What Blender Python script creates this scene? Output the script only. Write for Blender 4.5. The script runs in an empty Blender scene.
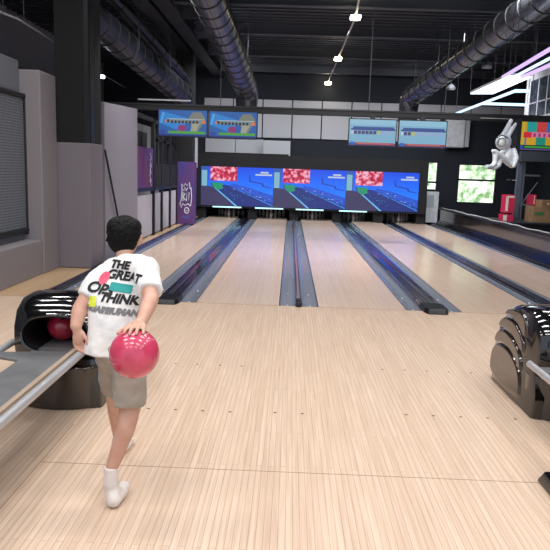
import bpy, bmesh, math, random
from mathutils import Vector, Matrix
from mathutils.bvhtree import BVHTree
random.seed(7)
C = bpy.context.scene.collection
PI = math.pi
# ------------------------------------------------------------------ camera
FPX = 640.0; H = 1.655
pitch = math.atan(103.5/FPX); yaw = math.radians(1.1); roll = math.radians(1.9)
Fv = Vector((-math.sin(yaw)*math.cos(pitch), math.cos(yaw)*math.cos(pitch), -math.sin(pitch)))
R0 = Vector((math.cos(yaw), math.sin(yaw), 0)); U0 = R0.cross(Fv)
Rv = R0*math.cos(roll)+U0*math.sin(roll); Uv = U0*math.cos(roll)-R0*math.sin(roll)
CAM = Vector((0, 0, H))
def ray(px, py): return Fv + Rv*((px-275)/FPX) - Uv*((py-275)/FPX)
def Y(px, py, y): d = ray(px, py); return CAM + d*(y/d.y)       # point of the photo at depth y
def X(px, py, x): d = ray(px, py); return CAM + d*(x/d.x)
def Z(px, py, z=0): d = ray(px, py); return CAM + d*((z-H)/d.z)
cd = bpy.data.cameras.new('camera'); cam = bpy.data.objects.new('camera', cd); C.objects.link(cam)
cd.sensor_width = 36; cd.lens = 36*FPX/550; cd.clip_end = 100; cd.clip_start = 0.05
M = Matrix((Rv, Uv, -Fv)).transposed().to_4x4(); M.translation = CAM
cam.matrix_world = M
bpy.context.scene.camera = cam

# ------------------------------------------------------------------ materials
def s2l(c):
    return tuple(((v/255)/12.92 if v/255 <= .04045 else ((v/255+.055)/1.055)**2.4) for v in c)+(1,)
_m = {}
def mat(name, col, rough=.5, metal=0, emit=0, coat=0, noise=None, bump=0, nscale=8, spec=.5):
    if name in _m: return _m[name]
    m = bpy.data.materials.new(name); m.use_nodes = True; nt = m.node_tree; b = nt.nodes['Principled BSDF']
    c = s2l(col)
    b.inputs['Base Color'].default_value = c; b.inputs['Roughness'].default_value = rough
    b.inputs['Metallic'].default_value = metal; b.inputs['Coat Weight'].default_value = coat
    b.inputs['Coat Roughness'].default_value = .08
    b.inputs['Specular IOR Level'].default_value = spec
    if emit:
        b.inputs['Emission Color'].default_value = c; b.inputs['Emission Strength'].default_value = emit
        b.inputs['Base Color'].default_value = (.01, .01, .01, 1)
    tc = nt.nodes.new('ShaderNodeTexCoord')
    n = nt.nodes.new('ShaderNodeTexNoise'); n.inputs['Scale'].default_value = nscale; n.inputs['Detail'].default_value = 4
    nt.links.new(tc.outputs['Object'], n.inputs['Vector'])
    if noise:
        r = nt.nodes.new('ShaderNodeValToRGB'); r.color_ramp.elements[0].position = .35; r.color_ramp.elements[1].position = .65
        r.color_ramp.elements[0].color = c; r.color_ramp.elements[1].color = s2l(noise)
        nt.links.new(n.outputs['Fac'], r.inputs['Fac'])
        nt.links.new(r.outputs['Color'], b.inputs['Emission Color' if emit else 'Base Color'])
    if bump:
        bp = nt.nodes.new('ShaderNodeBump'); bp.inputs['Strength'].default_value = bump; bp.inputs['Distance'].default_value = .02
        nt.links.new(n.outputs['Fac'], bp.inputs['Height']); nt.links.new(bp.outputs['Normal'], b.inputs['Normal'])
    _m[name] = m; return m

def wood(name, c1, c2, cm, row=.036, length=1.3, rough=.32, grain=.25, mortar=.0022):
    m = bpy.data.materials.new(name); m.use_nodes = True; nt = m.node_tree; b = nt.nodes['Principled BSDF']
    g = nt.nodes.new('ShaderNodeNewGeometry'); sp = nt.nodes.new('ShaderNodeSeparateXYZ'); cb = nt.nodes.new('ShaderNodeCombineXYZ')
    nt.links.new(g.outputs['Position'], sp.inputs[0]); nt.links.new(sp.outputs['Y'], cb.inputs['X']); nt.links.new(sp.outputs['X'], cb.inputs['Y'])
    br = nt.nodes.new('ShaderNodeTexBrick'); br.inputs['Scale'].default_value = 1; br.inputs['Brick Width'].default_value = length
    br.inputs['Row Height'].default_value = row; br.inputs['Mortar Size'].default_value = mortar; br.offset = .37; br.inputs['Mortar Smooth'].default_value = .6
    br.inputs['Color1'].default_value = s2l(c1); br.inputs['Color2'].default_value = s2l(c2); br.inputs['Mortar'].default_value = s2l(cm)
    nt.links.new(cb.outputs[0], br.inputs['Vector'])
    mp = nt.nodes.new('ShaderNodeMapping'); mp.inputs['Scale'].default_value = (70, 1.6, 1); nt.links.new(g.outputs['Position'], mp.inputs['Vector'])
    n = nt.nodes.new('ShaderNodeTexNoise'); n.inputs['Scale'].default_value = 1; n.inputs['Detail'].default_value = 5; n.inputs['Roughness'].default_value = .65
    nt.links.new(mp.outputs[0], n.inputs['Vector'])
    rp = nt.nodes.new('ShaderNodeValToRGB'); rp.color_ramp.elements[0].position = .32; rp.color_ramp.elements[1].position = .7
    rp.color_ramp.elements[0].color = (.42, .36, .3, 1); rp.color_ramp.elements[1].color = (1, 1, 1, 1)
    nt.links.new(n.outputs['Fac'], rp.inputs['Fac'])
    mx = nt.nodes.new('ShaderNodeMix'); mx.data_type = 'RGBA'; mx.blend_type = 'MULTIPLY'; mx.inputs['Factor'].default_value = grain
    nt.links.new(br.outputs['Color'], mx.inputs['A']); nt.links.new(rp.outputs['Color'], mx.inputs['B'])
    nt.links.new(mx.outputs['Result'], b.inputs['Base Color'])
    b.inputs['Roughness'].default_value = rough; b.inputs['Specular IOR Level'].default_value = .4
    return m
W_APP = wood('approach laminate', (224, 200, 179), (216, 190, 167), (188, 158, 136), grain=.42, row=.034, rough=.38)
W_SIDE = wood('side laminate', (208, 176, 140), (198, 164, 128), (170, 134, 100), row=.06)
W_LANE = wood('lane laminate', (222, 198, 180), (216, 190, 170), (200, 172, 152), row=.027, length=3, rough=.2, grain=.22, mortar=.0012)
BLK = mat('black paint', (20, 22, 27), .5)
BLK2 = mat('black matte', (14, 15, 19), .8)
CEIL = mat('ceiling paint', (50, 54, 64), .75)
JOIST = mat('joist paint', (60, 64, 74), .6)
ROD = mat('rod grey', (52, 55, 62), .6)
STEEL = mat('dark steel', (38, 40, 47), .4, .3)
GLOSS = mat('gloss black plastic', (9, 9, 12), .1, 0, 0, 1, bump=.0)
GLOSS2 = mat('floor tinted black plastic', (42, 34, 31), .16, 0, 0, .8)  # black plastic; the brown is the floor's reflection put into its colour
INNER = mat('dark lining', (12, 11, 13), .6)
CHROME = mat('brushed rail metal', (196, 198, 202), .36, .55)
DECK = mat('grey deck', (118, 118, 120), .4, .2, noise=(102, 102, 105), nscale=5)
STRIPW = mat('beige strip', (168, 148, 130), .4)
GUT = mat('gutter blue grey', (118, 126, 138), .26, 0, 0, .25)
CAP = mat('capping black', (24, 22, 28), .16, 0, 0, .5)
ENDC = mat('end cap black', (18, 17, 20), .35)
CAPL = mat('capping ridge', (80, 78, 110), .15, .7)  # cap ridges, with the violet reflections on the black cap put into their colour
MAUVE = mat('mauve vinyl padding', (122, 116, 124), .6, bump=.15, nscale=3)
MAUVE2 = mat('warm vinyl padding', (140, 134, 139), .6, bump=.12, nscale=3)
GREYW = mat('grey upholstered wall', (108, 112, 122), .7)
LMAUVE = mat('light mauve panel', (186, 182, 194), .6)
PURP = mat('purple print', (104, 52, 104), .6, noise=(72, 56, 128), nscale=.9)
WHITE = mat('white panel', (182, 184, 192), .6)
WHITE2 = mat('white plastic', (225, 228, 232), .4, noise=(205, 210, 218))
GREYP = mat('grey wall paint', (150, 152, 160), .8)
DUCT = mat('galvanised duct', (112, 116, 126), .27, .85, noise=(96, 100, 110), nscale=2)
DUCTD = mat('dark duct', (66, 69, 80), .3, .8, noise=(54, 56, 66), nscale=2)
SEAM = mat('duct seam', (30, 31, 36), .6)
NAVY = mat('navy wall', (27, 32, 44), .8)
SKIN = mat('skin', (204, 162, 142), .6, noise=(196, 148, 128), nscale=14)
SHIRT = mat('white cotton', (236, 234, 230), .85, noise=(222, 222, 222), bump=.5, nscale=9)
SHORT = mat('grey cotton', (172, 160, 146), .9, noise=(156, 148, 138), bump=.3, nscale=14)
HAIR = mat('black hair', (9, 8, 9), .7, bump=.8, nscale=60, spec=.2)
SOCK = mat('white sock', (232, 226, 220), .9, noise=(212, 200, 194), nscale=14)
SOLE = mat('sole', (60, 52, 48), .8)
INK = mat('black ink', (38, 38, 40), .9)
TEAL = mat('teal print', (38, 146, 142), .8)
PINKP = mat('pink print', (244, 92, 118), .8)
YEL = mat('yellow print', (214, 222, 66), .8)
BALLP = mat('pink marbled urethane', (212, 72, 104), .24, 0, 0, .6, noise=(192, 58, 90), nscale=12)
BALLR = mat('dark red urethane', (160, 34, 54), .2, 0, 0, .5, noise=(190, 44, 66), nscale=12)
HOLE = mat('hole', (18, 6, 10), .8)
CARD = mat('cardboard', (150, 118, 86), .85, noise=(138, 106, 76), nscale=5)
TAPE = mat('box label', (222, 214, 204), .7)
GREENP = mat('green box print', (60, 116, 66), .8)
REDB = mat('magenta carton', (196, 30, 72), .6)
TRUSS = mat('grey painted steel', (104, 112, 124), .4, .4)
PIN = mat('pin white', (150, 148, 150), .4); PINR = mat('pin stripe', (180, 24, 30), .4)
DOT = mat('dark dot', (96, 66, 50), .6); SEAML = mat('seam line', (150, 118, 96), .6)
LAMP = mat('warm lamp', (255, 236, 196), emit=28)
LEDW = mat('white led panel', (226, 240, 255), emit=5)
LEDL = mat('cool led line', (190, 225, 255), emit=1.9)
LEDP = mat('violet led line', (206, 178, 255), emit=1.3)
MASKL = mat('pale cyan tube', (170, 226, 228), emit=2.2)
GLASS = mat('dark pane', (58, 66, 80), .12, .2, noise=(84, 96, 112), nscale=6)

def skyglow(name, c1, c2, c3, e, sc):
    m = bpy.data.materials.new(name); m.use_nodes = True; nt = m.node_tree; b = nt.nodes['Principled BSDF']
    tc = nt.nodes.new('ShaderNodeTexCoord'); n = nt.nodes.new('ShaderNodeTexNoise'); n.inputs['Scale'].default_value = sc; n.inputs['Detail'].default_value = 6
    nt.links.new(tc.outputs['Object'], n.inputs['Vector'])
    r = nt.nodes.new('ShaderNodeValToRGB'); cr = r.color_ramp; cr.elements[0].position = .36; cr.elements[0].color = s2l(c1)
    cr.elements[1].position = .6; cr.elements[1].color = s2l(c3); e2 = cr.elements.new(.48); e2.color = s2l(c2)
    nt.links.new(n.outputs['Fac'], r.inputs['Fac']); nt.links.new(r.outputs['Color'], b.inputs['Emission Color'])
    b.inputs['Base Color'].default_value = (0, 0, 0, 1); b.inputs['Emission Strength'].default_value = e; return m
FOLI = skyglow('sunlit foliage', (120, 160, 110), (190, 220, 180), (250, 255, 245), 1.5, 5)
CROWD = skyglow('pink crowd picture', (150, 8, 50), (222, 30, 84), (250, 190, 212), .9, 8)

# ------------------------------------------------------------------ mesh builder
class MB:
    def __init__(s): s.v = []; s.f = []; s.mi = []; s.mats = []
    def _mi(s, m):
        if m not in s.mats: s.mats.append(m)
        return s.mats.index(m)
    def poly(s, pts, m):
        n = len(s.v); s.v += [tuple(p) for p in pts]; s.f.append(tuple(range(n, n+len(pts)))); s.mi.append(s._mi(m)); return s
    def hexa(s, p, m):   # 8 points: bottom loop 4, top loop 4
        n = len(s.v); s.v += [tuple(q) for q in p]; k = s._mi(m)
        for f in ((3, 2, 1, 0), (4, 5, 6, 7), (0, 1, 5, 4), (1, 2, 6, 5), (2, 3, 7, 6), (3, 0, 4, 7)):
            s.f.append(tuple(n+i for i in f)); s.mi.append(k)
        return s
    def box(s, x0, x1, y0, y1, z0, z1, m):
        return s.hexa([(x0, y0, z0), (x1, y0, z0), (x1, y1, z0), (x0, y1, z0), (x0, y0, z1), (x1, y0, z1), (x1, y1, z1), (x0, y1, z1)], m)
    def tube(s, path, r, m, n=12, cap=True):
        path = [Vector(p) for p in path]; rs = r if isinstance(r, (list, tuple)) else [r]*len(path); k = s._mi(m); base = len(s.v)
        up = None
        for i, p in enumerate(path):
            d = (path[min(i+1, len(path)-1)]-path[max(i-1, 0)]).normalized()
            if up is None: up = Vector((0, 0, 1)) if abs(d.z) < .9 else Vector((1, 0, 0))
            a = d.cross(up).normalized(); b2 = a.cross(d).normalized(); up = b2
            for j in range(n):
                t = 2*PI*j/n; s.v.append(tuple(p+a*(rs[i]*math.cos(t))+b2*(rs[i]*math.sin(t))))
        for i in range(len(path)-1):
            for j in range(n):
                s.f.append((base+i*n+j, base+i*n+(j+1) % n, base+(i+1)*n+(j+1) % n, base+(i+1)*n+j)); s.mi.append(k)
        if cap:
            s.f.append(tuple(base+j for j in reversed(range(n)))); s.mi.append(k)
            e = base+(len(path)-1)*n; s.f.append(tuple(e+j for j in range(n))); s.mi.append(k)
        return s
    def capsule(s, a, b, ra, rb, m, n=14): # tapered with round ends
        a = Vector(a); b = Vector(b); d = (b-a); L = d.length; d = d/L if L > 1e-6 else Vector((0, 0, 1)); P = []; Rr = []
        for t in (-88, -70, -45, -20): P.append(a+d*ra*math.sin(math.radians(t))); Rr.append(ra*math.cos(math.radians(t)))
        for t in (0,): P += [a, b]; Rr += [ra, rb]
        for t in (20, 45, 70, 88): P.append(b+d*rb*math.sin(math.radians(t))); Rr.append(rb*math.cos(math.radians(t)))
        return s.tube(P, Rr, m, n)
    def limb(s, pts, m):
        for (a, ra), (b, rb) in zip(pts[:-1], pts[1:]): s.capsule(a, b, ra, rb, m)
        return s
    def ell(s, c, r, m, rot=None, n=20, k=12):
        c = Vector(c); base = len(s.v); mi = s._mi(m); rot = rot or Matrix.Identity(3)
        for i in range(1, k):
            ph = PI*i/k
            for j in range(n):
                t = 2*PI*j/n; s.v.append(tuple(c+rot@Vector((r[0]*math.sin(ph)*math.cos(t), r[1]*math.sin(ph)*math.sin(t), r[2]*math.cos(ph)))))
        s.v.append(tuple(c+rot@Vector((0, 0, r[2])))); s.v.append(tuple(c+rot@Vector((0, 0, -r[2])))); tp = len(s.v)-2
        for i in range(k-2):
            for j in range(n):
                s.f.append((base+i*n+j, base+(i+1)*n+j, base+(i+1)*n+(j+1) % n, base+i*n+(j+1) % n)); s.mi.append(mi)
        for j in range(n):
            s.f.append((tp, base+j, base+(j+1) % n)); s.mi.append(mi)
            s.f.append((tp+1, base+(k-2)*n+(j+1) % n, base+(k-2)*n+j)); s.mi.append(mi)
        return s
    def lathe(s, c, prof, m, n=16, axis='z', mats=None):
        base = len(s.v); c = Vector(c)
        for (r, z) in prof:
            for j in range(n):
                t = 2*PI*j/n
                p = Vector((r*math.cos(t), r*math.sin(t), z))
                if axis == 'y': p = Vector((p.x, p.z, p.y))
                s.v.append(tuple(c+p))
        for i in range(len(prof)-1):
            k = s._mi(mats[i] if mats else m)
            for j in range(n):
                s.f.append((base+i*n+j, base+i*n+(j+1) % n, base+(i+1)*n+(j+1) % n, base+(i+1)*n+j)); s.mi.append(k)
        k = s._mi(m); s.f.append(tuple(base+j for j in reversed(range(n)))); s.mi.append(k)
        e = base+(len(prof)-1)*n; s.f.append(tuple(e+j for j in range(n))); s.mi.append(k); return s
    def ext_y(s, prof, y0, y1, m, mats=None, caps=True):  # profile of (x, z), extruded along y
        n = len(prof); base = len(s.v)
        s.v += [(x, y0, z) for x, z in prof]+[(x, y1, z) for x, z in prof]
        for i in range(n):
            s.f.append((base+i, base+(i+1) % n, base+n+(i+1) % n, base+n+i)); s.mi.append(s._mi(mats[i] if mats else m))
        if caps:
            s.f.append(tuple(base+i for i in reversed(range(n)))); s.mi.append(s._mi(m)); s.f.append(tuple(base+n+i for i in range(n))); s.mi.append(s._mi(m))
        return s
    def ext_x(s, prof, x0, x1, m):  # profile of (y, z)
        n = len(prof); base = len(s.v); k = s._mi(m)
        s.v += [(x0, y, z) for y, z in prof]+[(x1, y, z) for y, z in prof]
        for i in range(n):
            s.f.append((base+i, base+(i+1) % n, base+n+(i+1) % n, base+n+i)); s.mi.append(k)
        s.f.append(tuple(base+i for i in reversed(range(n)))); s.mi.append(k); s.f.append(tuple(base+n+i for i in range(n))); s.mi.append(k); return s
    def build(s, name, parent=None, smooth=False, bevel=0, bevseg=3, fixn=True):
        me = bpy.data.meshes.new(name); me.from_pydata(s.v, [], s.f)
        for m in s.mats: me.materials.append(m)
        me.polygons.foreach_set('material_index', s.mi)
        if fixn:
            bm = bmesh.new(); bm.from_mesh(me); bmesh.ops.recalc_face_normals(bm, faces=bm.faces); bm.to_mesh(me); bm.free()
        o = bpy.data.objects.new(name, me); C.objects.link(o)
        if smooth:
            me.polygons.foreach_set('use_smooth', [True]*len(me.polygons))
            me.set_sharp_from_angle(angle=math.radians(40))
        if bevel:
            b = o.modifiers.new('b', 'BEVEL'); b.width = bevel; b.segments = bevseg; b.limit_method = 'ANGLE'; b.angle_limit = math.radians(35)
        if parent: put(o, parent)
        return o
def put(o, parent):
    o.parent = parent
    if parent.type == 'EMPTY' or True:
        bpy.context.view_layer.update(); o.matrix_parent_inverse = parent.matrix_world.inverted()
    return o
def tag(o, label=None, cat=None, group=None, kind=None):
    if label: o['label'] = label
    if cat: o['category'] = cat
    if group: o['group'] = group
    if kind: o['kind'] = kind
    return o
def thing(name, loc, label, cat, group=None):
    o = bpy.data.objects.new(name, None); C.objects.link(o); o.location = loc; o.empty_display_size = .1
    return tag(o, label, cat, group)
def struct(o): o['kind'] = 'structure'; return o
def bake(o):
    bpy.context.view_layer.update(); dg = bpy.context.evaluated_depsgraph_get()
    me = bpy.data.meshes.new_from_object(o.evaluated_get(dg)); o.modifiers.clear(); o.data = me; return o
def dup(root, delta, name=None):
    r = root.copy(); C.objects.link(r); r.location = root.location+Vector(delta)
    for ch in list(root.children):
        c = ch.copy(); C.objects.link(c); c.parent = r
        for g in list(ch.children):
            d = g.copy(); C.objects.link(d); d.parent = c
    return r
def textmesh(body, size, m, parent=None, name='lettering', mw=None, align='CENTER', offset=0, ext=0, shear=0):
    cu = bpy.data.curves.new('t', 'FONT'); cu.body = body; cu.size = size; cu.align_x = align; cu.align_y = 'CENTER'; cu.offset = offset; cu.extrude = ext
    cu.resolution_u = 3; cu.shear = shear
    t = bpy.data.objects.new('t', cu); C.objects.link(t); bpy.context.view_layer.update(); dg = bpy.context.evaluated_depsgraph_get()
    me = bpy.data.meshes.new_from_object(t.evaluated_get(dg)); bpy.data.objects.remove(t)
    me.materials.clear(); me.materials.append(m); o = bpy.data.objects.new(name, me); C.objects.link(o)
    if mw is not None: me.transform(mw)
    if parent: put(o, parent)
    return o
def facing(loc, right=(1, 0, 0), up=(0, 0, 1)):
    r = Vector(right).normalized(); u = Vector(up).normalized(); n = r.cross(u)
    m = Matrix((r, u, n)).transposed().to_4x4(); m.translation = Vector(loc); return m

# ================================================================== SETTING
FOUL = 7.85; LEND = 22.45
b = MB()
b.box(-7, 9, -3, FOUL, -.25, 0, W_APP)
b.box(-7, -3.2, FOUL, 24.2, -.25, 0, W_SIDE)
b.box(-3.2, 5.4, FOUL, 24.2, -.25, -.14, BLK2)
b.box(5.4, 9, FOUL, 24.2, -.25, 0, BLK)
# seams and dots are inlaid marks of the floor
b.box(-1.35, 9, 3.352, 3.357, 0, .0006, SEAML); b.box(-1.35, -1.345, 2.2, 3.9, 0, .0006, SEAML)
b.box(-7, 9, FOUL-.012, FOUL, 0, .001, SEAML)
for x0, yy, cnt in ((-1.12, 4.22, 5), (.87, 4.30, 5), (-1.12, 5.28, 5), (.85, 5.34, 5), (-.05, 4.24, 2), (2.6, 4.3, 4)):
    for i in range(cnt):
        cx = x0+i*.19
        b.poly([(cx+.011*math.cos(t*PI/4), yy+.011*math.sin(t*PI/4), .0012) for t in range(8)], DOT)
struct(b.build('floor', fixn=False))
fl = bpy.data.objects['floor']
bm = bmesh.new(); bm.from_mesh(fl.data)
bm.to_mesh(fl.data); bm.free()

b = MB(); b.box(-7, 9, -3, 24.4, 5.4, 5.6, CEIL)
for i in range(74): b.box(-7, 9, 2+i*.3, 2.12+i*.3, 5.34, 5.4, CEIL)
struct(b.build('ceiling'))
b = MB(); b.box(-7, 4.83, 24.2, 24.4, -.2, 5.4, NAVY); b.box(5.45, 6.2, 24.2, 24.4, -.2, 5.4, NAVY); b.box(7.62, 9.2, 24.2, 24.4, -.2, 5.4, NAVY)
b.box(4.83, 5.45, 24.2, 24.4, 2.2, 5.4, NAVY); b.box(4.83, 5.45, 24.2, 24.4, -.2, .5, NAVY)
b.box(6.2, 7.62, 24.2, 24.4, 2.16, 5.4, NAVY); b.box(6.2, 7.62, 24.2, 24.4, -.2, .72, NAVY)
struct(b.build('wall_back'))
struct(MB().box(-7.2, -7, -3, 24.4, -.2, 5.6, GREYP).build('wall_left'))
struct(MB().box(9, 9.2, -3, 24.4, -.2, 5.6, NAVY).build('wall_right'))
# windows of the far wall
def window(n, x0, x1, z0, z1, zm):
    fr = struct(MB().box(x0, x1, 24.18, 24.26, z0, z0+.04, BLK).box(x0, x1, 24.18, 24.26, z1-.04, z1, BLK).box(x0, x0+.04, 24.18, 24.26, z0, z1, BLK).box(x1-.04, x1, 24.18, 24.26, z0, z1, BLK).box(x0, x1, 24.18, 24.26, zm-.035, zm+.035, BLK).build('window_%d' % n))
    MB().box(x0+.03, x1-.03, 24.3, 24.31, z0+.03, z1-.03, FOLI).build('window_pane', fr)
window(1, 4.83, 5.45, .5, 2.2, 1.45); window(2, 6.2, 7.62, .72, 2.16, 1.58)

# left side padding
t = thing('upholstered_partition', (-4.1, 5.8, 0), 'grey upholstered partition with a low mauve padded plinth at far left', 'partition')
MB().box(-4.35, -3.72, 2.0, 9.55, 0, .52, MAUVE2).build('plinth', t, bevel=.012)
MB().box(-4.35, -4.0, 2.0, 9.55, .52, 3.12, GREYW).build('upper_panel', t, bevel=.01)
b = MB(); b.box(-4.35, -3.7, 9.56, 10.2, 0, 3.0, MAUVE2)
tag(b.build('padded_pilaster', bevel=.015), 'tall mauve padded pilaster between the mesh panel and the black column', 'padding')
# mesh panel
t = thing('mesh_panel', (-3.93, 7, .6), 'black framed wire mesh panel mounted on the grey wall at left', 'mesh panel')
fx = -3.95
b = MB()
b.tube([(fx, 3, .66), (fx, 9.62, .66)], .04, BLK); b.tube([(fx, 3, 2.62), (fx, 9.62, 2.62)], .04, BLK)
b.tube([(fx, 9.6, .6), (fx, 9.6, 2.66)], .05, BLK); b.tube([(fx, 6, .66), (fx, 6, 2.6)], .04, BLK)
b.build('frame', t, smooth=True)
mm = bpy.data.materials.new('woven mesh'); mm.use_nodes = True; nt = mm.node_tree; bs = nt.nodes['Principled BSDF']
tc = nt.nodes.new('ShaderNodeTexCoord'); mp = nt.nodes.new('ShaderNodeMapping'); mp.inputs['Rotation'].default_value = (PI/4, 0, 0); mp.inputs['Scale'].default_value = (36, 36, 36)
nt.links.new(tc.outputs['Object'], mp.inputs['Vector']); ck = nt.nodes.new('ShaderNodeTexChecker'); ck.inputs['Scale'].default_value = 1
ck.inputs['Color1'].default_value = s2l((78, 84, 93)); ck.inputs['Color2'].default_value = s2l((122, 127, 136)); nt.links.new(mp.outputs[0], ck.inputs['Vector'])
nt.links.new(ck.outputs['Color'], bs.inputs['Base Color']); bs.inputs['Roughness'].default_value = .6
MB().box(fx-.012, fx-.004, 3, 9.6, .66, 2.62, mm).build('wire_mesh', t)
# column near
t = thing('column', (-3.43, 10.6, 0), 'thick black square column with a mauve padded lower half at left', 'column')
MB().box(-3.72, -3.2, 10.22, 10.9, 2.0, 5.4, BLK2).build('shaft', t, bevel=.006)
MB().box(-3.745, -3.18, 10.205, 10.92, 0, 2.0, MAUVE).build('padding', t, bevel=.02)
MB().box(-3.26, -3.19, 10.212, 10.22, 2.0, 5.4, BLK).box(-3.2, -3.19, 10.3, 10.5, 2.0, 5.4, STEEL).build('edge_trim', t)
# mauve partition behind column
tag(MB().hexa([(-4.3, 11.1, 0), (-3.2, 11.1, 0), (-3.22, 13.55, 0), (-4.3, 13.55, 0), (-4.3, 11.1, 2.72), (-3.2, 11.1, 2.72), (-3.22, 13.55, 2.84), (-4.3, 13.55, 2.84)], mat('lilac padding', (140, 136, 148), .7, bump=.1)).build('padded_partition', bevel=.01),
    'tall smooth lilac grey partition just right of the black column', 'partition')
t = thing('diagonal_brace', (-3.1, 11.2, 0), 'thin black diagonal brace leaning against the lilac partition', 'brace')
p0 = X(105, 150, -3.16); p1 = X(119, 222, -3.16)
MB().tube([p0, p1], .018, BLK).build('strut', t, smooth=True)
MB().box(p1.x-.02, p1.x+.04, p1.y-.05, p1.y+.05, p1.z-.04, p1.z+.02, BLK).build('foot_plate', t)
# black framed bays
bays = [(13.7, 15.75), (15.75, 16.75), (16.75, 17.9), (17.9, 19.0)]
words = ['black framed bay with a tall purple printed panel inside', 'narrow black framed bay just right of the purple printed panel', 'black framed bay with two small upper openings', 'black framed bay beside the purple padded column']
for i, ((y0, y1), w) in enumerate(zip(bays, words)):
    t = thing('framed_bay', (-3.36, (y0+y1)/2, 0), w, 'partition', 'black framed bays along the left side')
    zt = 2.82-.02*i
    b = MB(); b.box(-3.41, -3.33, y0, y0+.1, 0, zt, BLK); b.box(-3.41, -3.33, y0, y1, zt-.09, zt, BLK); b.box(-3.41, -3.33, y1-.05, y1, 0, zt, BLK)
    b.box(-3.41, -3.33, y0, y1, 1.1, 1.17, STEEL); b.build('frame', t)
    MB().box(-3.40, -3.36, y0+.14, y1-.1, .04, 1.02, LMAUVE).build('lower_panel', t, bevel=.01)
    if i == 0:
        MB().box(-3.37, -3.34, y0+.1, y1-.1, 1.18, 2.1, PURP).build('purple_panel', t)
        sc_ = MB()
        for k in range(5):
            pts = [(-3.325, y1-.45+.07*math.sin(a*1.9+k), 1.3+.15*k+.08*math.sin(a+k)) for a in [q*.5 for q in range(10)]]
            sc_.tube(pts, .008, WHITE2, 6)
        sc_.build('white_scribble', t)
        MB().box(-3.5, -3.42, y0+.1, y1-.4, 1.15, 2.45, BLK2).build('dark_backing', t)
    else:
        MB().box(-3.41, -3.35, y0+.05, y1, 1.17, 1.75, BLK2).build('dark_panel', t)
        b = MB(); b.box(-3.41, -3.34, y0+.5, y0+.56, 1.75, zt, BLK); b.box(-3.41, -3.34, y0+.5, y1, 2.3, 2.36, BLK); b.build('inner_frame', t)
tag(MB().box(-4.9, -4.8, 11.2, 23.8, 0, 3.0, mat('pale back wall', (178, 180, 190), .8)).build('partition_wall'), 'pale grey wall seen through the black framed bays', 'partition')
# far column
t = thing('column', (-3.15, 19.3, 0), 'black square column with a purple printed lower sleeve near the lane ends', 'column')
MB().box(-3.45, -2.93, 19.2, 19.7, 0, 5.1, BLK2).build('shaft', t)
MB().box(-3.36, -2.88, 19.14, 19.76, 0, 1.85, PURP).build('printed_sleeve', t, bevel=.01)
sw = MB()
def scr(pts, r=.014): sw.tube([(-3.36+u*.48, 19.125, v) for u, v in pts], r, WHITE2, 6)
scr([(.25, .72), (.3, 1.0), (.28, 1.2), (.42, 1.14), (.5, 1.22), (.62, 1.15), (.75, 1.25), (.8, 1.05), (.86, 1.1), (.9, .8), (.84, .55)])
scr([(.25, .72), (.18, .6), (.26, .5), (.35, .62), (.5, .56), (.66, .62), (.84, .55)])
scr([(.36, .7), (.36, .95), (.5, .92), (.38, .82), (.52, .72)]); scr([(.58, .7), (.6, .95), (.72, .72), (.74, .96)]); scr([(.4, 1.0), (.48, 1.1), (.55, 1.0), (.66, 1.1)])
scr([(.6+.14*math.cos(a/8*2*PI), .42+.09*math.sin(a/8*2*PI)) for a in range(9)]); scr([(.54, .4), (.66, .43)])
o = sw.build('graffiti_lettering', t); o['label'] = 'white outlined graffiti lettering'
textmesh('AIR', .14, mat('sleeve ink', (90, 110, 190), .6), t, 'small_lettering', facing((-3.1, 19.125, .22)))
# ------------------------------------------------------------------ ceiling works
for i, yy in enumerate((14.2, 17.1, 20.2, 23.3)):
    b = MB(); b.ext_x([(yy-.09, 5.34), (yy+.09, 5.34), (yy+.09, 5.31), (yy+.012, 5.31), (yy+.012, 5.12), (yy+.09, 5.12), (yy+.09, 5.09), (yy-.09, 5.09), (yy-.09, 5.12), (yy-.012, 5.12), (yy-.012, 5.31), (yy-.09, 5.31)], -2.6, 8.9, JOIST)
    o = b.build('ceiling_joist')
    tag(o, ['dark steel joist crossing the ceiling nearest the camera', 'second dark steel joist across the ceiling from the camera', 'third dark steel joist across the ceiling from the camera', 'dark steel joist against the far wall'][i], 'joist', 'steel joists across the ceiling')
def ibeam(x0, x1, zc, y0, y1, h=.34, dx=0):
    b = MB(); w = .17
    prof = [(-w, 0), (w, 0), (w, .03), (.015, .03), (.015, h-.03), (w, h-.03), (w, h), (-w, h), (-w, h-.03), (-.015, h-.03), (-.015, .03), (-w, .03)]
    n = len(prof); base = 0
    b.v = [(x0+px, y0, zc+pz) for px, pz in prof]+[(x1+px, y1, zc+pz) for px, pz in prof]
    for i in range(n): b.f.append((i, (i+1) % n, n+(i+1) % n, n+i)); b.mi.append(b._mi(STEEL))
    b.f.append(tuple(reversed(range(n)))); b.mi.append(0); b.f.append(tuple(range(n, 2*n))); b.mi.append(0)
    return b
tag(ibeam(-3.2, -3.2, 5.0, 6, 19.9).build('roof_beam'), 'long black steel roof beam running back to the far column', 'beam')
RB = tag(ibeam(-2.72, -2.72, 4.95, 6, 24.1, .3).build('roof_beam'), 'black steel roof beam running beside the grey duct', 'beam')
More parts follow.
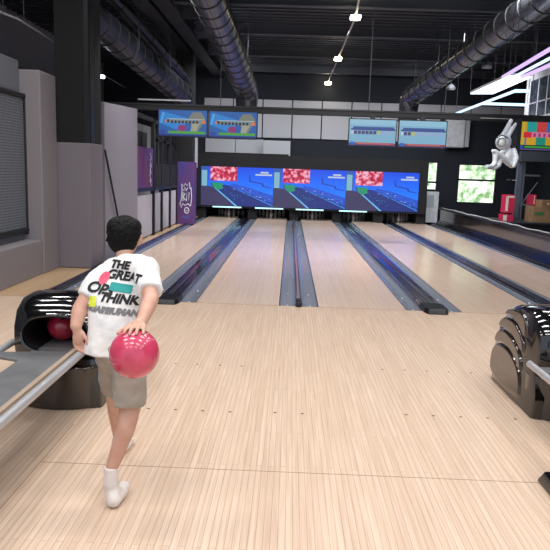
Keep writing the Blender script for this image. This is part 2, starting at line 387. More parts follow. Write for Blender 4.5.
# little hanger plates between beam and duct
for k, yy in enumerate((13.0, 15.0, 17.2, 19.4)):
    b = MB(); b.hexa([(-2.55, yy, 4.96), (-2.15, yy, 5.0), (-2.15, yy+.03, 5.0), (-2.55, yy+.03, 4.96), (-2.55, yy, 5.3), (-2.3, yy, 5.3), (-2.3, yy+.03, 5.3), (-2.55, yy+.03, 5.3)], JOIST)
    b.build('gusset_plate', RB)
def duct(name, label, A, Bp, r, m, seam=.42, elbow=True, back=3, yhang=()):
    A = Vector(A); Bp = Vector(Bp); t = thing(name, Bp, label, 'duct'); d = (Bp-A).normalized(); A2 = A-d*back
    path = [A2, Bp]; rs = [r, r]
    MB().tube([A2, Bp], r, m, 28).build('duct_tube', t, smooth=True)
    L = (Bp-A2).length; b = MB(); k = .1
    while k < L:
        p = A2+d*k; b.tube([p-d*.012, p+d*.012], r+.012, SEAM, 28); k += seam
    b.build('seam_rings', t, smooth=True)['kind'] = 'stuff'
    if elbow:
        e = [Bp-d*.05, Bp+d*r*.6+Vector((0, 0, -.08)), Bp+d*r*.9+Vector((0, 0, -r*.9)), Bp+d*r*.95+Vector((0, 0, -r*2.2))]
        MB().tube(e, [r, r*1.02, r, r*.9], m, 28).build('elbow', t, smooth=True)
        MB().tube([e[-1]+Vector((0, 0, .1)), e[-1]+Vector((0, 0, -.05))], r, SEAM, 28).build('flange', t, smooth=True)
    for yy in yhang:
        f = (yy-A.y)/(Bp.y-A.y); p = A+(Bp-A)*f
        h = MB(); pass
        h.tube([(p.x-r-.02, p.y, p.z-.02), (p.x-r*.7, p.y, p.z-r*.8), (p.x, p.y, p.z-r-.01), (p.x+r*.7, p.y, p.z-r*.8), (p.x+r+.02, p.y, p.z-.02)], .012, JOIST, 6)
        h.build('hanger', t)
        for sg in (-1, 1): MB().tube([(p.x+sg*(r+.01), p.y, p.z), (p.x+sg*(r+.01), p.y, 5.36)], .007, ROD, 6).build('hanger_rod', t)
    return t
duct('air_duct', 'large round grey spiral duct running down the middle of the ceiling', Y(210, 0, 12.5), Y(246, 88, 18.6), .32, DUCT, .5, yhang=(14, 16))
duct('air_duct', 'large round grey spiral duct slanting across the right side of the ceiling', Y(526, 12, 12.2), Y(412, 96, 18.2), .27, DUCT, .45, yhang=(15.6, 17.2))
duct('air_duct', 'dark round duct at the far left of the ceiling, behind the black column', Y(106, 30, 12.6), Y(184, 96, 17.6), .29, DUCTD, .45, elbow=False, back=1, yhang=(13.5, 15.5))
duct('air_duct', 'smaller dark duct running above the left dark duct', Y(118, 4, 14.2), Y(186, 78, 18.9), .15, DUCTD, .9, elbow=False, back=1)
# cross beam carrying monitors
BY = 14.0
t = thing('monitor_beam', (0, BY, 2.9), 'long black horizontal beam spanning the hall and carrying the monitors', 'beam')
MB().box(-4.2, 8.9, BY-.06, BY+.06, 2.86, 3.0, BLK2).build('beam_bar', t, bevel=.01)
MB().box(-4.2, 8.9, BY-.075, BY-.06, 2.965, 2.985, BLK).build('top_lip', t)
for x in (-1.55, 1.6, 3.2, 5.0):
    MB().tube([(x, BY, 3.0), (x, BY, 5.36)], .008, ROD, 8).build('hanging_rod', t)
MB().box(3.95, 4.6, BY-.08, BY-.06, 2.90, 2.915, mat('pale lip', (150, 152, 150), .4)).build('pale_lip', t)  # short paler strip on the front of the beam
# monitors ----------------------------------------------------------
def E(name, col, e=.85): return mat('scr '+name, col, .5, emit=e)
def monitor(pxa, pya, pxb, label, kind, wm=1.03, h=.6):
    A = Y(pxa, pya, BY-.12); Bq = Y(pxb, pya+(pxb-pxa)*.03, BY-.12); w = Bq.x-A.x; zt = (A.z+Bq.z)/2
    y = BY-.12; t = thing('monitor', ((A.x+Bq.x)/2, y, zt), label, 'monitor', 'score monitors on the beam')
    MB().box(A.x, Bq.x, y, y+.05, zt-h, zt, BLK2).build('casing', t, bevel=.006)
    MB().box(A.x+w*.45, A.x+w*.55, y+.05, BY-.0, zt-.25, 2.9, STEEL).build('mount', t)
    m = MB(); x0 = A.x+.02; W = w-.04; z0 = zt-.02; Hh = h-.04
    def q(u0, v0, u1, v1, mt, d=0): m.poly([(x0+u0*W, y-.004-d, z0-v1*Hh), (x0+u1*W, y-.004-d, z0-v1*Hh), (x0+u1*W, y-.004-d, z0-v0*Hh), (x0+u0*W, y-.004-d, z0-v0*Hh)], mt)
    def pg(pts, mt, d=0): m.poly([(x0+u*W, y-.004-d, z0-v*Hh) for u, v in pts], mt)
    if kind == 'blue':
        q(0, 0, 1, 1, E('blue', (14, 92, 172), .8)); pg([(.05, .05), (.6, .3), (.5, .85), (0, .5)], E('azure', (30, 128, 206)), .0005)
        pg([(.62, .28), (.7, .08), (.88, .06), (.97, .3), (.9, .55), (.82, .8), (.7, .8), (.66, .5)], E('sand', (128, 134, 122), .7), .001)
        pg([(.7, .45), (.88, .4), (.78, .8), (.66, .8)], E('stone', (168, 172, 156), .7), .0015)
        pg([(.38, .75), (.42, .58), (.55, .55), (.58, .72), (.5, .82)], E('purple', (150, 40, 120), .7), .0015)
        q(.2, .8, .97, .9, E('green', (76, 160, 52), .8), .002); q(.02, .78, .14, .95, E('deep', (30, 60, 160), .8), .002); q(0, .93, 1, 1, E('navy', (16, 44, 120), .7), .001)
        q(.17, .33, .95, .35, E('pale', (200, 214, 220), .7), .0025); q(.17, .36, .22, .47, E('dk', (26, 30, 40), .7), .003); q(.22, .35, .92, .5, E('mid', (130, 150, 160), .7), .0022)
        for k in range(8):
            q(.25+k*.075, .4, .25+k*.075+.05, .5, E('dk', (26, 30, 40), .7), .003)
        q(.9, .38, .97, .5, E('orange', (226, 120, 40), .8), .003); q(.13, .38, .17, .48, E('orange', (226, 120, 40), .8), .003)
        pg([(.03, .5), (.08, .1), (.12, .12), (.1, .2), (.06, .52)], E('light', (90, 170, 230), .8), .001)
    elif kind == 'score':
        q(0, 0, 1, 1, E('paleblue', (122, 176, 206), .85)); q(0, 0, 1, .2, E('paler', (140, 190, 216), .85), .0005)
        n = 7 if label.find('seven') >= 0 else 3
        q(.08, .27, .96, .34, E('navyrow', (24, 74, 150), .8), .001); q(.04, .34, .99, .41, E('navyrow2', (38, 60, 140), .8), .001)
        for k in range(10):
            mt = (E('cellY', (180, 190, 90), .8) if k == n-1 else E('cell', (58, 56, 120), .8)) if k < n else E('cellL', (150, 170, 214), .8)
            q(.1+k*.083, .43, .1+k*.083+.068, .56, mt, .001)
        q(.04, .43, .09, .56, E('white', (190, 210, 226), .8), .001)
        q(0, .9, 1, 1, E('deepb', (44, 40, 110), .8), .001); q(.02, .86, .13, .98, E('lane badge', (20, 86, 180), .9), .002); q(.15, .88, .98, .96, E('redbar', (170, 52, 60), .8), .002)
        for k in range(14): q(.2+k*.05, .9, .2+k*.05+.03, .935, E('pinkt', (214, 130, 130), .8), .003)
    else:
        cols = [(200, 150, 30), (30, 156, 150), (200, 60, 60), (30, 110, 180), (210, 160, 40), (20, 140, 120)]
        q(0, 0, 1, 1, E('ochre', (190, 150, 40), .8))
        for k in range(5):
            q(.0 if k == 0 else .2*k, 0, .2*k+.2, .45, E('pop%d' % (k % 6), cols[k % 6], .8), .0005)
            q(.0 if k == 0 else .2*k, .45, .2*k+.2, .82, E('pop%d' % ((k+3) % 6), cols[(k+3) % 6], .8), .0005)
        q(.0, .0, .17, .82, E('yel2', (200, 170, 44), .8), .001)
        q(.14, .36, .95, .54, E('logo', (220, 120, 150), .8), .002); q(.14, .36, .3, .56, E('logored', (200, 30, 50), .9), .003)
        for k in range(6): q(.34+k*.1, .4, .34+k*.1+.05, .53, E('logop', (150, 50, 130), .8), .003)
        q(0, .82, 1, 1, E('dkgreen', (16, 50, 40), .7), .001); q(.18, .86, 1, .92, E('grn', (60, 160, 60), .8), .002); q(.02, .84, .14, .94, E('lane badge', (20, 86, 180), .9), .002); q(0, .96, 1, .985, E('violet', (130, 90, 190), .7), .002)
    m.build('screen', t, fixn=False)
    return t
monitor(158, 108.5, 208, 'monitor showing a blue cartoon picture, leftmost on the black beam', 'blue', h=.58)
monitor(208.5, 110.3, 258, 'monitor with a blue cartoon picture, second from the left on the beam', 'blue', h=.58)
monitor(349, 118, 397.5, 'pale blue score monitor with seven filled frames on the beam', 'score', h=.58)
monitor(399, 119.5, 448, 'pale blue score monitor with three filled frames on the beam', 'score', h=.58)
monitor(517, 120.5, 568, 'monitor with a colourful patchwork picture beside the white rabbit figure', 'pop', h=.62)
# white wall panels -------------------------------------------------
WX = [-3.28+i*1.085 for i in range(11)]
for i, x in enumerate(WX):
    t = thing('wall_panel', (x+.5, 24.1, 2.85), ['white square wall panel, first of the high row from the left'][0] if i == 0 else '%s white square panel from the left in the high row on the far wall' % ['', 'second', 'third', 'fourth', 'fifth', 'sixth', 'seventh', 'eighth', 'ninth', 'tenth', 'last'][i], 'wall panel', 'high row of white panels')
    zb = 2.88 if i < 8 else 3.75
    MB().box(x+.02, x+1.065, 24.12, 24.2, zb, 4.24, WHITE).build('board', t, bevel=.01)
    MB().lathe((x+.54, 24.1, 3.85), [(.04, 0), (.04, .03)], STEEL, 12, 'y').build('fixing', t)
for i, (x0, x1, yy) in enumerate(((-3.2, -2.1, 24.1), (-2.08, -1.05, 24.1), (-1.03, -.05, 23.5))):
    tag(MB().box(x0, x1, yy, yy+.08, 2.28 if i < 2 else 2.22, 2.8 if i < 2 else 2.75, WHITE).build('wall_panel', bevel=.01), ['short white panel leftmost in the lower row above the screen', 'short white panel in the middle of the lower row above the screen', 'brighter short white panel at the right end of the lower row'][i], 'wall panel', 'low row of white panels')
t = thing('wall_cabinet', (5.9, 23.9, 2.8), 'white rounded wall cabinet hanging right of the score monitors', 'cabinet')
MB().box(5.55, 6.25, 23.8, 24.19, 2.72, 3.75, WHITE2).build('body', t, bevel=.06); MB().box(6.27, 6.42, 23.85, 24.19, 2.75, 3.7, WHITE).build('side_flap', t, bevel=.02)
tag(MB().box(-3.25, -3.12, 21.5, 21.62, 1.7, 2.75, WHITE).build('wall_bracket'), 'narrow upright white bracket left of the big screen', 'bracket')

# ------------------------------------------------------------------ masking screen
MY = 22.35; SX0, SX1, SZ0, SZ1 = -3.1, 4.42, .42, 1.76
t = thing('masking_screen', (.6, MY, SZ0), 'wide blue bowling display wall above the pins', 'screen')
MB().box(SX0-.25, SX1+.3, MY+.02, MY+.1, .36, 2.2, BLK2).build('surround', t)
MB().box(SX0-.3, -.1, MY+.1, MY+.3, 1.8, 2.25, BLK2).build('header_box', t)
azure = bpy.data.materials.new('azure picture'); azure.use_nodes = True; nt = azure.node_tree; bs = nt.nodes['Principled BSDF']
g = nt.nodes.new('ShaderNodeNewGeometry'); sp = nt.nodes.new('ShaderNodeSeparateXYZ'); nt.links.new(g.outputs['Position'], sp.inputs[0])
mr = nt.nodes.new('ShaderNodeMapRange'); mr.inputs['From Min'].default_value = .9; mr.inputs['From Max'].default_value = 1.76; nt.links.new(sp.outputs['Z'], mr.inputs['Value'])
cr = nt.nodes.new('ShaderNodeValToRGB'); cr.color_ramp.elements[0].color = s2l((24, 118, 250)); cr.color_ramp.elements[1].color = s2l((4, 66, 214)); nt.links.new(mr.outputs[0], cr.inputs[0])
nt.links.new(cr.outputs[0], bs.inputs['Emission Color']); bs.inputs['Emission Strength'].default_value = 1.15; bs.inputs['Base Color'].default_value = (0, 0, 0, 1)
PW = (SX1-SX0)/3
for i in range(3):
    m = MB(); x0 = SX0+i*PW; Hh = SZ1-SZ0
    def pg(pts, mt, d=0): m.poly([(x0+u*PW, MY-.002-d, SZ1-v*Hh) for u, v in pts], mt)
    def q(u0, v0, u1, v1, mt, d=0): pg([(u0, v1), (u1, v1), (u1, v0), (u0, v0)], mt, d)
    q(0, 0, 1, 1, azure)
    q(0, 0, .1, .5, E('steelblue', (40, 90, 190), .8), .001); q(.01, .1, .085, .5, E('palebox', (128, 186, 208), .9), .002)
    pg([(0, .5), (.1, .5), (.17, .52), (.5, 1), (0, 1)], E('dusk', (58, 54, 98), .85), .001)
    pg([(.13, .42), (.42, .48), (1, .88), (1, 1), (.48, 1), (.15, .5)], E('lanenavy', (16, 42, 128), .9), .002)
    pg([(.42, .42), (.6, .48), (1, .7), (1, .9), (.6, .62), (.4, .5)], E('midblue', (22, 80, 210), .95), .003)
    q(.13, 0, .5, .36, CROWD, .003)
    pg([(.15, .4), (.3, .42), (.3, .56), (.22, .6), (.16, .5)], E('emer', (10, 160, 110), .8), .004)
    pg([(.17, .52), (.185, .51), (.51, 1), (.48, 1)], E('ice', (110, 190, 250), .95), .004)
    pg([(.5, .58), (.52, .57), (1, .95), (1, .985)], E('ice2', (40, 130, 240), .9), .004)
    pg([(.66, .2), (.675, .2), (.69, .34), (.86, .4), (.87, .46), (.98, .5), (.98, .52), (.85, .48), (.84, .42), (.67, .36)], E('deepline', (6, 56, 176), .8), .003)
    q(.82, .1, .93, .14, E('wt', (206, 220, 236), .8), .004); q(.75, .16, .98, .2, E('wt', (206, 220, 236), .8), .004)
    rr = random.Random(5+0*i)
    for k in range(60):
        u = rr.uniform(.42, .97); v = .44+(u-.42)*.62+rr.uniform(-.05, .13)
        if v > .95: continue
        s = rr.uniform(.01, .03); q(u, v, u+s, v+.014, rr.choice([E('w2', (200, 220, 245), .8), E('b2', (60, 120, 220), .8), E('b2', (60, 120, 220), .8), E('n2', (8, 24, 80), .8)]), .005)
    for k in range(26):
        u = rr.uniform(.25, .6); v = .5+(u-.25)*.9+rr.uniform(-.02, .2)
        if v < .97: q(u, v, u+.012, v+.015, rr.choice([E('b3', (50, 110, 200), .8), E('t3', (40, 160, 170), .8)]), .005)
    m.build('display_panel', t, fixn=False)
# ------------------------------------------------------------------ lanes
LANES = [(-2.85, -1.83), (-1.13, -.09), (.41, 1.5), (2.2, 3.25), (3.75, 4.8)]
nm = ['leftmost bowling lane, beyond the walking boy', 'second bowling lane from the left', 'middle bowling lane, right of the narrow gutter strip', 'second bowling lane from the right', 'rightmost bowling lane, beside the black barrier']
for (a, c), w in zip(LANES, nm):
    b = MB(); b.box(a, c, FOUL, LEND+1.1, -.13, 0, W_LANE)
    w2 = c-a
    for k in range(7):   # arrows
        cx = a+w2*(k+1)/8; yy = FOUL+4.6-abs(k-3)*.28
        b.poly([(cx-.018, yy-.15, .001), (cx+.018, yy-.15, .001), (cx, yy+.02, .001)], mat('lane arrow', (150, 120, 100), .5))
    for k in range(10):
        cx = a+w2*(k+1)/11
        b.poly([(cx+.01*math.cos(q*PI/3), FOUL+2.3+.03*math.sin(q*PI/3), .001) for q in range(6)], mat('lane arrow', (150, 120, 100), .5))
    tag(b.build('bowling_lane', fixn=False), w+', pale wood', 'lane', 'bowling lanes')
def gutter_prof(x0, x1, n=10):  # thin U
    w = x1-x0; top = [(x0+w*(.5-.5*math.cos(PI*i/n)), -.075*math.sin(PI*i/n)) for i in range(n+1)]
    return [(x0, -.1)]+top+[(x1, -.1)]
def strip(x0, x1, cap, label, endcap, y0=FOUL, gw=.2, onecap=False):
    t = thing('gutter_strip', ((x0+x1)/2, y0, 0), label, 'gutter', 'gutter strips between the lanes')
    cw = (x1-x0-(1 if onecap else 2)*gw) if cap else .07
    c0 = x0+.003 if onecap else (x0+x1)/2-cw/2; c1 = c0+cw
    for ga, gb in ((x0+.003, c0), (c1, x1-.003))[(1 if onecap else 0):]:
        b = MB(); pr = [(ga, -.13)]+[(ga+(gb-ga)*(.5-.5*math.cos(PI*i/10)), -.004-.028*math.sin(PI*i/10)) for i in range(11)]+[(gb, -.13)]
        b.ext_y(pr, y0, LEND-.02, GUT); b.build('gutter', t, smooth=True)
    b = MB()
    if cap:
        b.ext_y([(c0, -.13), (c0, .03), (c0+.03, .045), (c0+cw*.3, .045), (c0+cw*.38, .02), (c0+cw*.62, .02), (c0+cw*.7, .045), (c1-.03, .045), (c1, .03), (c1, -.13)], y0-.02, LEND, CAP)
        b.build('capping', t, bevel=.006)
        r = MB()
        for xx in (c0+.03, c0+cw*.3, c0+cw*.7, c1-.03): r.tube([(xx, y0+.3, .045), (xx, LEND, .045)], .0045, CAPL, 6)
        r.build('edging_sheen', t)
    else:
        b.box(c0, c1, y0, LEND, -.13, .02, CAP); b.build('capping', t, bevel=.006)
        MB().box(c0+.02, c1-.02, y0+.3, LEND, .02, .03, mat('pink grey sheen', (164, 140, 158), .2, .4)).build('edging_sheen', t)  # pink grey strip painting the reflection that runs along the capping
    if endcap:
        hw = cw/2+.01 if cap else .04; cx = (c0+c1)/2; L = .34 if cap else .12
        pts = [(cx-hw, y0+.25), (cx-hw, y0-L*.3), (cx-hw*.75, y0-L*.6), (cx+hw*.75, y0-L*.6), (cx+hw, y0-L*.3), (cx+hw, y0+.25)]
        e = MB(); n = len(pts)
        e.v = [(x, y, .001) for x, y in pts]+[(cx+(x-cx)*.9, y0+(y-y0)*.85, .062) for x, y in pts]
        for i in range(n): e.f.append((i, (i+1) % n, n+(i+1) % n, n+i)); e.mi.append(e._mi(ENDC))
        e.f.append(tuple(reversed(range(n)))); e.mi.append(0); e.f.append(tuple(range(n, 2*n))); e.mi.append(0)
        e.build('end_cap', t, bevel=.012)
    for yy in (FOUL+.12, FOUL+.9):
        for xx in (x0+.1, x1-.1): MB().lathe((xx, yy, -.03), [(.014, 0), (.014, .012)], WHITE2, 8).build('bolt', t)
    return t
strip(-3.11, -2.856, True, 'leftmost gutter strip, running back from behind the ball return', True, gw=.13, onecap=True)
strip(-1.825, -1.135, True, 'wide dark gutter strip just right of the walking boy', True)
strip(-.085, .405, False, 'narrow gutter strip in the middle with a small black end block', True)
strip(1.505, 2.195, True, 'wide gutter strip with rounded black end cap right of centre', True)
strip(3.255, 3.745, True, 'gutter strip that ends behind the right ball return', True, gw=.16)
strip(4.805, 5.15, True, 'rightmost gutter strip, next to the glossy black barrier', False, gw=.13)
# S0 raised end block, a dark flat cover
# kickbacks, pit, lights and pins
for i, x in enumerate((-3.1, -1.3, .16, 1.66, 3.1, 4.6)):
    tag(MB().box(x-.16, x+.16, MY+.15, 23.68, -.13, .9, BLK2).build('kickback_panel'), ['black kickback panel left of the leftmost pins', 'black kickback between first and second pin decks', 'black kickback between second and third pin decks', 'black kickback between third and fourth pin decks', 'black kickback between fourth and fifth pin decks', 'black kickback right of the rightmost pins'][i], 'panel', 'kickback panels between the pin decks')
tag(MB().box(-3.4, 5.3, 23.7, 23.75, -.12, 1.2, BLK2).build('pit_curtain'), 'black curtain closing the pit behind the pins', 'curtain')
PX = [-2.14, -.65, .81, 2.26, 3.85]
for i in range(4):
    a, c = [(-2.68, -1.68), (-1.2, -.22), (.22, 1.18), (1.72, 2.68)][i]
    t = thing('mask_light', ((a+c)/2, MY-.03, .39), 'slim pale cyan tube light under the screen, %s from the left' % ['first', 'second', 'third', 'fourth'][i], 'light', 'tube lights under the display wall')
    MB().box(a, c, MY-.05, MY-.02, .36, .40, MASKL).build('tube', t, bevel=.008); MB().box(a-.02, c+.02, MY-.02, MY+.02, .34, .42, BLK).build('housing', t)
prof = [(.028, 0), (.032, .03), (.045, .07), (.0605, .115), (.055, .16), (.038, .21), (.025, .25), (.024, .27), (.03, .31), (.032, .335), (.026, .36), (.012, .378), (.002, .381)]
pm = [PIN]*6+[PINR, PIN]+[PIN]*4
b = MB().lathe((0, 0, 0), prof, PIN, 14, mats=pm); p0 = b.build('bowling_pin', smooth=True); first = True
ordw = ['leftmost', 'second', 'middle', 'fourth', 'rightmost']
for li, cx in enumerate(PX):
    for r in range(4):
        for k in range(r+1):
            o = p0 if first else p0.copy()
            if not first: C.objects.link(o)
            first = False
            o.location = (cx+(k-r/2)*.29, 22.7+r*.26, 0)
            tag(o, 'white bowling pin in the triangle standing at the end of the %s lane' % ordw[li], 'pin', 'pins at the end of the %s lane' % ordw[li])

# ------------------------------------------------------------------ right side
BX = 5.42
t = thing('barrier', (BX, 18, 0), 'long low glossy black barrier beside the rightmost lane', 'barrier')
MB().box(BX, BX+.18, 9.5, 24.0, 0, .5, mat('barrier gloss', (52, 44, 44), .12, 0, 0, .6)).build('panel', t, bevel=.01)  # black panel, floor reflection mixed into its colour as a brown lift
MB().box(BX-.03, BX+.24, 9.4, 24.0, .5, .54, BLK).build('top_rail', t, bevel=.01)
b = MB()
for k in range(3): b.box(5.16+k*.085, 5.16+k*.085+.07, 9.3, 23, -.13, .03+.045*k, CAP)
b.build('ribbed_curb', t)
pts = [(BX+.05+.05*math.sin(k*1.1), 10+k*.46, .56+.008*math.sin(k*2.3)) for k in range(30)]
tag(MB().tube(pts, .016, mat('white cable', (196, 198, 200), .6), 8).build('cable', smooth=True), 'pale cable lying along the top of the black barrier', 'cable')
t = thing('appliance', (5.1, 23.6, 0), 'white boxy machine standing in front of the narrow window', 'appliance')
MB().box(4.85, 5.38, 23.4, 24.0, 0, 1.12, WHITE2).build('body', t, bevel=.03); MB().box(4.9, 5.2, 23.38, 23.4, .55, 1.0, mat('appliance front', (170, 180, 190), .4)).build('front_panel', t)
# truss frame column
t = thing('steel_frame', (6.3, 18, 0), 'grey steel frame post with shelf rails under the patchwork monitor', 'frame')
MB().box(6.22, 6.34, 17.94, 18.06, 0, 2.2, TRUSS).box(6.38, 6.42, 17.94, 18.06, 0, 2.2, TRUSS).build('post', t)
MB().box(6.22, 8.8, 17.8, 18.1, 2.15, 2.42, mat('fascia', (66, 70, 82), .6)).build('fascia', t)
b = MB()
for z in (1.75, .95): b.hexa([(6.4, 17.95, z), (6.85, 17.95, z), (6.85, 18.0, z), (6.4, 18.0, z), (6.4, 17.95, z+.05), (6.85, 17.95, z+.05), (6.85, 18.0, z+.05), (6.4, 18.0, z+.05)], TRUSS)
b.build('shelf_rail', t); MB().tube([(6.42, 17.98, 1.0), (6.8, 17.98, 1.6)], .015, TRUSS, 8).build('brace', t)
MB().box(5.95, 6.1, 17.98, 18.0, 1.62, 1.65, CHROME).box(5.95, 6.35, 17.98, 18.0, 1.62, 1.645, CHROME).build('short_shelf', t)
# cartons
def carton(x0, x1, y0, y1, z0, z1, m, label, name='cardboard_box', marks=(), cat='box', grp=None):
    t = thing(name, ((x0+x1)/2, (y0+y1)/2, z0), label, cat, grp)
    MB().box(x0, x1, y0, y1, z0, z1, m).build('carton', t, bevel=.004)
    for (u0, v0, u1, v1, mm_) in marks:
        w = x1-x0; h = z1-z0; MB().box(x0+u0*w, x0+u1*w, y0-.004, y0, z0+v0*h, z0+v1*h, mm_).build('printed_mark', t)
    return t
tag(MB().box(5.7, 8.8, 17.2, 18.6, 0, .5, mat('dark bench', (34, 36, 42), .5)).box(5.7, 8.85, 17.1, 18.7, .5, .54, mat('bench top', (58, 60, 66), .4)).build('storage_bench'), 'dark low bench carrying the cartons behind the black barrier', 'bench')
carton(5.72, 6.0, 17.3, 17.7, .54, .72, REDB, 'lower magenta carton on the bench left of the steel post', 'magenta_carton', [(0, .1, .35, .9, TAPE)])
carton(5.76, 6.0, 17.32, 17.7, .76, 1.24, REDB, 'upper magenta carton standing left of the steel post', 'magenta_carton', [(.02, .1, .3, .9, TAPE), (.1, .85, .9, .95, TAPE)])
carton(6.62, 6.72, 17.75, 18.2, .98, 1.26, REDB, 'narrow magenta carton on top of the brown boxes', 'magenta_carton', [(.4, .1, .6, .9, TAPE)])
gb = 'brown boxes stacked on the bench'
carton(6.5, 6.98, 17.3, 17.9, .54, .96, CARD, 'brown cardboard box with green print, lower left of the stack', marks=[(.1, .45, .6, .65, GREENP)], grp=gb)
carton(6.99, 7.5, 17.3, 17.9, .54, .78, CARD, 'brown cardboard box, lower right of the stack', marks=[(.1, .4, .2, .7, TAPE), (.5, .4, .6, .7, TAPE)], grp=gb)
carton(6.99, 7.5, 17.32, 17.9, .785, .96, CARD, 'brown cardboard box with pale labels, in the middle of the stack', marks=[(.1, .3, .18, .6, TAPE), (.5, .3, .58, .6, TAPE)], grp=gb)
carton(6.72, 7.5, 17.34, 17.9, .965, 1.13, CARD, 'flat brown cardboard box on top of the stack', marks=[(.2, .35, .25, .6, TAPE), (.6, .35, .65, .6, TAPE)], grp=gb)
# white rabbit figure
RY = BY-.3
def rp(px, py, dy=0): return Y(px, py, RY+dy)
t = thing('rabbit_figure', rp(508, 168), 'white seated rabbit figure with long ears hanging beside the monitor', 'figure')
b = MB()
b.ell(rp(503.5, 142), (.165, .15, .17), WHITE2); b.capsule(rp(503, 135), rp(511, 121), .05, .045, WHITE2); b.capsule(rp(508, 137), rp(515.5, 124), .045, .035, WHITE2)
b.ell(rp(508.5, 156), (.12, .11, .17), WHITE2)
b.limb([(rp(509, 163), .07), (rp(495, 152, -.2), .06)], WHITE2); b.limb([(rp(495, 153, -.2), .055), (rp(495, 163, -.2), .05), (rp(491, 167, -.25), .05), (rp(487, 167, -.35), .05)], WHITE2)
b.limb([(rp(512, 165), .07), (rp(501, 156, -.1), .055), (rp(499, 165, -.1), .05), (rp(494, 168.5, -.2), .05)], WHITE2)
b.limb([(rp(506, 150), .05), (rp(499, 154, -.15), .045), (rp(493, 151, -.25), .04)], WHITE2); b.limb([(rp(514, 150), .05), (rp(517, 158, -.1), .045), (rp(514, 166, -.15), .04)], WHITE2)
o = b.build('body', t); rm = o.modifiers.new('r', 'REMESH'); rm.mode = 'VOXEL'; rm.voxel_size = .02; rm.use_smooth_shade = True; bake(o)
b = MB(); c = rp(501.5, 142.5, -.12); b.lathe(c+Vector((0, -.03, 0)), [(.09, 0), (.1, .03), (.09, .06)], mat('visor rim', (150, 155, 160), .3, .5), 20, 'y'); b.lathe(c+Vector((0, -.045, 0)), [(.03, 0), (.075, .02)], mat('visor', (206, 206, 200), .15), 20, 'y'); b.build('visor', t, smooth=True)
b = MB(); b.tube([rp(497, 138, -.16), rp(502, 135, -.17), rp(508, 138, -.14)], .012, BLK, 8); b.build('visor_line', t)
MB().box(rp(515, 158).x, rp(519, 158).x, RY, BY, rp(515, 158).z-.03, 2.9, BLK).build('wall_bracket', t)
# LED fixtures upper right
def led(name, label, pts, m, r=.02, seg=None):
    pts = [Vector(p) for p in pts]; t = thing(name, pts[0], label, 'light')
    MB().tube(pts, r, m, 8).build('light_tube', t)
    b = MB()
    for p in (pts[0], pts[-1]): MB().tube([p, (p.x, p.y, 5.36)], .004, ROD, 6).build('suspension_wire', t)
    return t
lz = 3.3
a0, a1, a2, a3 = Z(470, 94, lz), Z(493, 94, lz), Z(532, 77, lz), Z(509, 76, lz)
t = thing('light_panel', a0, 'bright white rectangular hanging light panel at upper right', 'light')
MB().poly([a0, a1, a2, a3], LEDW).build('diffuser', t, fixn=False)
up = Vector((0, 0, .05)); MB().hexa([a0+up*.2, a1+up*.2, a2+up*.2, a3+up*.2, a0+up, a1+up, a2+up, a3+up], WHITE).build('frame', t)
b = MB()
for p in (a0, a1, a2, a3): MB().tube([p+up, (p.x, p.y, 5.36)], .004, ROD, 6).build('suspension_wire', t)
led('led_line', 'violet tinted led line leaving the light panel along its upper edge', [Z(503, 77, lz), Z(530, 61, lz), Z(562, 42, lz)], LEDP, .028)
led('led_line', 'blue white led line, middle of the three beside the light panel', [Z(514, 77, lz), Z(562, 52, lz)], LEDL, .022)
led('led_line', 'violet led line passing in front of the white glazed box', [Z(522, 77, lz), Z(562, 60, lz)], LEDP, .03)
led('led_line', 'bent white led line hanging below the light panel', [Z(456, 113.5, lz), Z(515, 91, lz), Z(529, 91, lz)], LEDL, .03)
led('led_line', 'straight horizontal white led line just above the beam', [Z(482, 103.5, lz), Z(527, 105, lz)], LEDL, .03)
# white glazed box
t = thing('glazed_box', (5.9, 15.3, 3), 'white framed box with dark glass panes above the beam at right', 'sign box')
x = Y(525, 100, 16.2).x; zT = Y(528, 74, 16.2).z
MB().hexa([(x, 14.2, 2.9), (x+1.6, 14.2, 2.9), (x+1.6, 16.2, 2.9), (x, 16.2, 2.9), (x, 14.2, zT+.12), (x+1.6, 14.2, zT+.12), (x+1.6, 16.2, zT), (x, 16.2, zT)], WHITE2).build('body', t, bevel=.04)
for k in range(3):
    y0 = 14.35+k*.53; MB().box(x-.012, x+.004, y0, y0+.44, 3.12, zT-.22, GLASS).build('pane', t)
    MB().box(x-.02, x-.008, y0, y0+.44, 3.42, 3.45, LMAUVE).build('glazing_bar', t)
# dome lamps
for i, (px, py, yy) in enumerate(((487, 66, 14.5), (451, 88, 17))):
    p = Y(px, py, yy); t = thing('pendant_lamp', p, ['larger dark hanging dome lamp above the light panel', 'smaller dark hanging dome lamp right of the duct end'][i], 'lamp', 'dome lamps right of the duct')
    MB().lathe(p, [(.11, -.03), (.115, 0), (.07, .07), (.02, .1)], mat('lamp grey', (130, 134, 140), .4, .5), 18).build('shade', t, smooth=True)
    MB().tube([p+Vector((0, 0, .1)), (p.x, p.y, 5.36)], .006, ROD, 6).build('stem', t)
    MB().lathe(p, [(.1, -.045), (.1, -.03)], GREYP, 16).build('diffuser', t)
